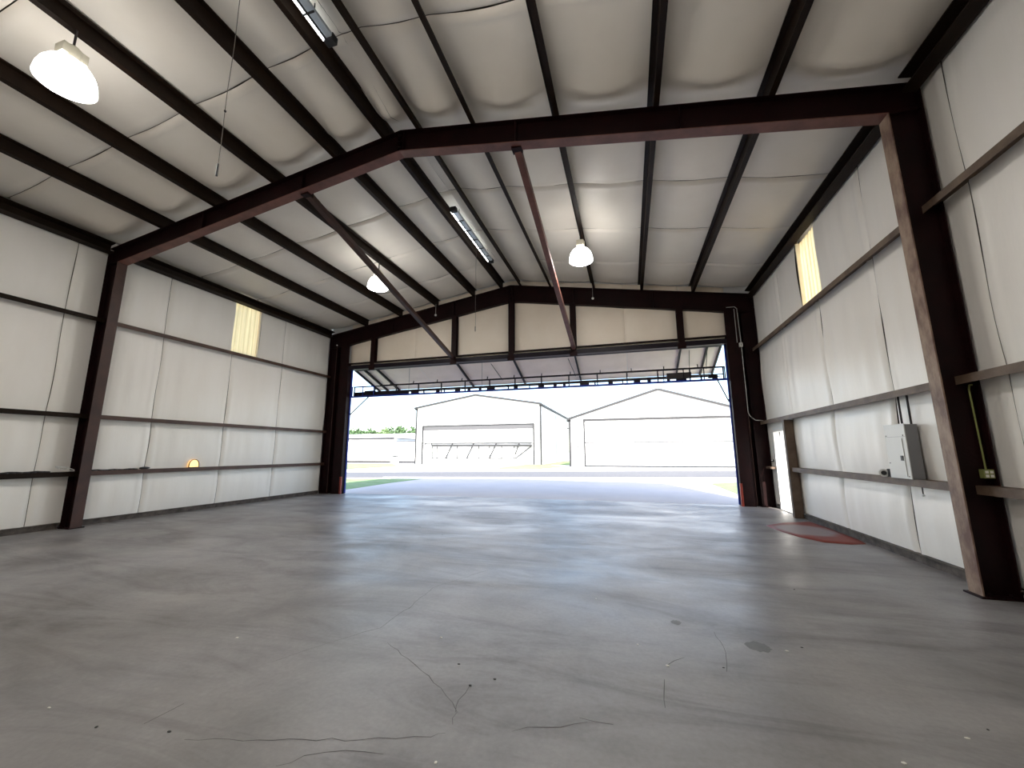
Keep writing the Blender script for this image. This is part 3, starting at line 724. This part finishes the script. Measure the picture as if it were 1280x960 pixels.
lawn([(-27.4, 34.4), (-27, 44), (-34, 53), (-60, 48), (-60, 28)], 'pale grass strip before the low left building')
lawn([(-12.5, 38.2), (-8.5, 39), (-7.2, 45), (-9.5, 50.2), (-12.5, 49.5), (-13.5, 43)], 'pale grass patch at the corner of the far hangar')
lawn([(-10.7, 52), (-6.6, 52), (-6.6, 90), (-10.7, 90)], 'green grass between the two far hangars')

def hangar(x0, x1, y0, y1, ze, zr_, label, door, n_ribs=26):
    xm = (x0+x1)/2; o = empty('hangar_building', (xm, y0, 0), label, 'building')
    dx0, dx1, dz = door
    mb = MB()
    mb.poly([(x0, y0, 0), (dx0, y0, 0), (dx0, y0, dz), (dx1, y0, dz), (dx1, y0, 0), (x1, y0, 0), (x1, y0, ze), (xm, y0, zr_), (x0, y0, ze)], (0, .15, 0))
    mb.build('front_wall', 'bwhite', o)
    MB().box(x0, x0+.15, y0+.15, y1, 0, ze).build('side_wall', 'bwhite', o); MB().box(x1-.15, x1, y0+.15, y1, 0, ze).build('side_wall', 'bwhite', o)
    r = MB()
    for s, xx in ((-1, x0), (1, x1)):
        r.poly([(xm, y0-.25, zr_), (xx+s*.3, y0-.25, ze-.05), (xx+s*.3, y0-.25, ze+.02), (xm, y0-.25, zr_+.08)], (0, y1-y0+.5, 0))
    r.build('roof', 'bwhite', o)
    for s, xx in ((-1, x0), (1, x1)):
        MB().bar((xm, y0-.27, zr_+.02), (xx+s*.3, y0-.27, ze-.02), .26, .05, (0, 1, 0)).build('rake_trim', 'bgrey', o)
        MB().box(xx-.12, xx+.12, y0-.04, y0+.06, 0, ze).build('corner_trim', 'bgrey', o)
        MB().box(*sorted((xx, xx+s*.35)), y0, y1, ze-.22, ze-.02).build('gutter', 'bgrey', o)
    return o
b2 = hangar(-28.6, -10.75, 50.5, 73, 7.75, 9.25, 'white gabled hangar with framed bifold door, centre of the opening', (-27.55, -11.7, 5.2))
y = 50.55
MB().box(-27.55, -11.7, y+.12, y+.2, 0, 5.2).build('door_leaf', 'bwhite', b2)
MB().box(-27.55, -11.7, y+.02, y+.1, 4.62, 5.2).build('door_header', 'blight', b2)
MB().box(-27.68, -27.48, y-.1, y, 0, 5.25).box(-11.78, -11.56, y-.1, y, 0, 5.25).box(-27.6, -11.6, y-.1, y, 5.2, 5.28).build('door_frame', 'bgrey', b2)
tr = MB().bar((-27.4, y-.1, 2.86), (-11.9, y-.1, 2.76), .14, .14).bar((-26.0, y-.15, 2.52), (-11.9, y-.15, 2.42), .18, .2).bar((-26.0, y-.1, .80), (-14.1, y-.1, .80), .13, .13).bar((-14.1, y-.12, .80), (-11.9, y-.12, 2.42), .14, .14)
trs = tr.build('door_truss', 'bgrey', b2)
for x in (-22.97, -19.9, -16.7, -13.6):
    MB().bar((x, y-.12, 2.76), (x-1.0 if x < -14 else x-.55, y-.1, .80 if x < -14 else 1.3), .13, .13).build('truss_bar', 'bgrey', trs)
for x in (-26.0, -25.3, -22.3, -19.2, -17.7, -16.0, -14.3):
    MB().bar((x, y-.06, 2.4), (x, y-.06, .85), .09, .09).build('truss_post', 'bgrey', trs)
MB().bar((-26.9, y-.12, 2.86), (-27.45, y-.12, 2.45), .07, .07).bar((-26.1, y-.15, 2.85), (-26.1, y-.15, 2.4), .09, .09).build('door_arm', 'bgrey', b2)
MB().box(-28.6, -10.7, y-.2, y-.1, 0, .04).build('sill_line', 'blight', b2)
MB().box(-10.78, -10.70, 61.8, 61.95, 0, 7.2).build('downpipe', 'bgrey', b2); MB().box(-10.78, -10.70, 71.9, 72.05, 0, 7.2).build('downpipe', 'bgrey', b2)

b3 = hangar(-6.35, 13.0, 45.7, 66, 5.25, 8.25, 'white gabled hangar with closed wide door, behind the right jamb', (-4.7, 12.6, 5.15))
y = 45.72
for z0, z1 in ((.12, 2.60), (2.64, 5.1)): MB().box(-4.65, 12.6, y+.04, y+.12, z0, z1).build('door_panel', 'bwhite', b3)
MB().box(-4.82, -4.64, y-.08, y+.05, 0, 5.2).box(-4.82, 12.6, y-.12, y+.05, 5.02, 5.26).build('door_frame', 'bgrey', b3)
MB().box(-4.65, 12.6, y-.03, y+.05, 2.56, 2.68).build('panel_joint', 'blight', b3)
MB().box(-4.65, 12.6, y+.0, y+.05, .06, .13).build('door_seal', 'blight', b3)
# faint lettering, a lamp and a keypad beside the door
for k, xx in enumerate((-5.75, -5.45, -5.05)):
    g = MB(); c = Vector((xx, y-.04, 2.46)); R_ = .11
    for i in range(10 if k < 2 else 12):
        a0 = 2*math.pi*(i+1)/12; a1 = 2*math.pi*(i+2)/12
        g.bar(c+Vector((math.cos(a0)*R_, 0, math.sin(a0)*R_)), c+Vector((math.cos(a1)*R_, 0, math.sin(a1)*R_)), .03, .04, (0, 1, 0))
    g.build('sign_letter', 'blight', b3)
MB().box(-5.58, -5.34, y-.06, y, 2.08, 2.2).build('keypad', 'bgrey', b3)
MB().box(-5.3, -5.12, y-.12, y, 3.2, 3.34).build('wall_lamp', 'blight', b3)
MB().box(-6.72, -6.4, y+.1, y+.4, 4.2, 4.32).build('floodlight', 'bgrey', b3)

# long low building at the left
o = empty('low_building', (-50, 70, 0), 'long low white building with shallow roof below the trees', 'building')
x0, x1, ya, yb = -75, -43.2, 68, 82
MB().box(x0, x1, ya, yb, 0, 4.3).build('long_wall', 'bwhite', o)
MB().poly([(x0, ya-.5, 4.35), (x0, (ya+yb)/2, 5.5), (x0, yb+.5, 4.35)], (x1+.4-x0, 0, 0)).build('roof', 'bwhite', o)
MB().box(x0, x1+.3, ya-.6, ya-.45, 4.1, 4.42).build('gutter', 'bgrey', o)
MB().box(x1, x1+8, ya+1, yb-1, 0, 3.6).build('lean_to', 'bwhite', o)
MB().box(x1, x1+8.2, ya+.8, yb-1, 3.6, 3.72).build('lean_to_roof', 'blight', o)
MB().box(x0, x1, ya-.08, ya, .0, .55).build('base_band', 'pave', o)
u = empty('utility_box', (-34.2, 54.5, 0), 'small white utility cabinet with dark top on the far grass', 'cabinet')
MB().box(-34.75, -33.7, 54, 54.6, 0, .9).build('cabinet', 'bwhite', u); MB().box(-34.6, -33.85, 54.1, 54.5, .9, 1.08).build('top_vents', 'bgrey', u)
MB()
f_ = MB().box(-62, -31, 55.0, 55.1, .0, .26).build('kerb_line', 'bgrey'); struct(f_, 'dark kerb line before the low left building')

# trees behind the low building
def tree(x, y, h, r, seed, label):
    rnd = random.Random(seed); o = empty('tree', (x, y, 0), label, 'tree', 'trees behind the low building')
    MB().cyl((x, y, 0), (x, y, h*.75), .3, .12, 7).build('trunk', 'bark', o)
    mb = MB()
    for i in range(420):
        th = rnd.uniform(0, 2*math.pi); t = rnd.random()**.8; ph = math.acos(rnd.uniform(-1, 1))
        rad = r*(.75+.35*noise.noise((math.cos(th)*1.3+seed, math.sin(th)*1.3, ph*1.5)))*t**.4
        c = Vector((x+rad*math.sin(ph)*math.cos(th), y+rad*math.sin(ph)*math.sin(th), h*.64+rad*math.cos(ph)*h*.36/r))
        a = Vector((rnd.uniform(-1, 1), rnd.uniform(-1, 1), rnd.uniform(-1, 1))).normalized()*rnd.uniform(.25, .5); b = a.orthogonal().normalized()*rnd.uniform(.2, .4)
        vs = [mb.bm.verts.new(c+q) for q in (a, b, -a, -b)]; mb.bm.faces.new(vs)
    mb.build('crown', 'leaf' if seed % 3 else 'leaf2', o)
tx = [-107.5+2.95*i for i in range(13)]
tl = ['leftmost tree, low crown next to the jamb', 'second tree from the left jamb', 'third tree from the left jamb', 'fourth tree from the left jamb', 'fifth tree from the left jamb', 'sixth tree from the left jamb', 'middle tree of the row', 'sixth tree from the far hangar', 'fifth tree from the far hangar', 'fourth tree from the far hangar', 'third tree from the far hangar', 'second tree from the far hangar', 'tall tree touching the far hangar edge']
for i, x in enumerate(tx):
    hh = 11.0+.7*math.sin(i*2.1)+(.9 if i > 6 else 0)
    tree(x, 126+8*(i % 2), hh, 2.75, i+1, tl[i]+', behind the low building')
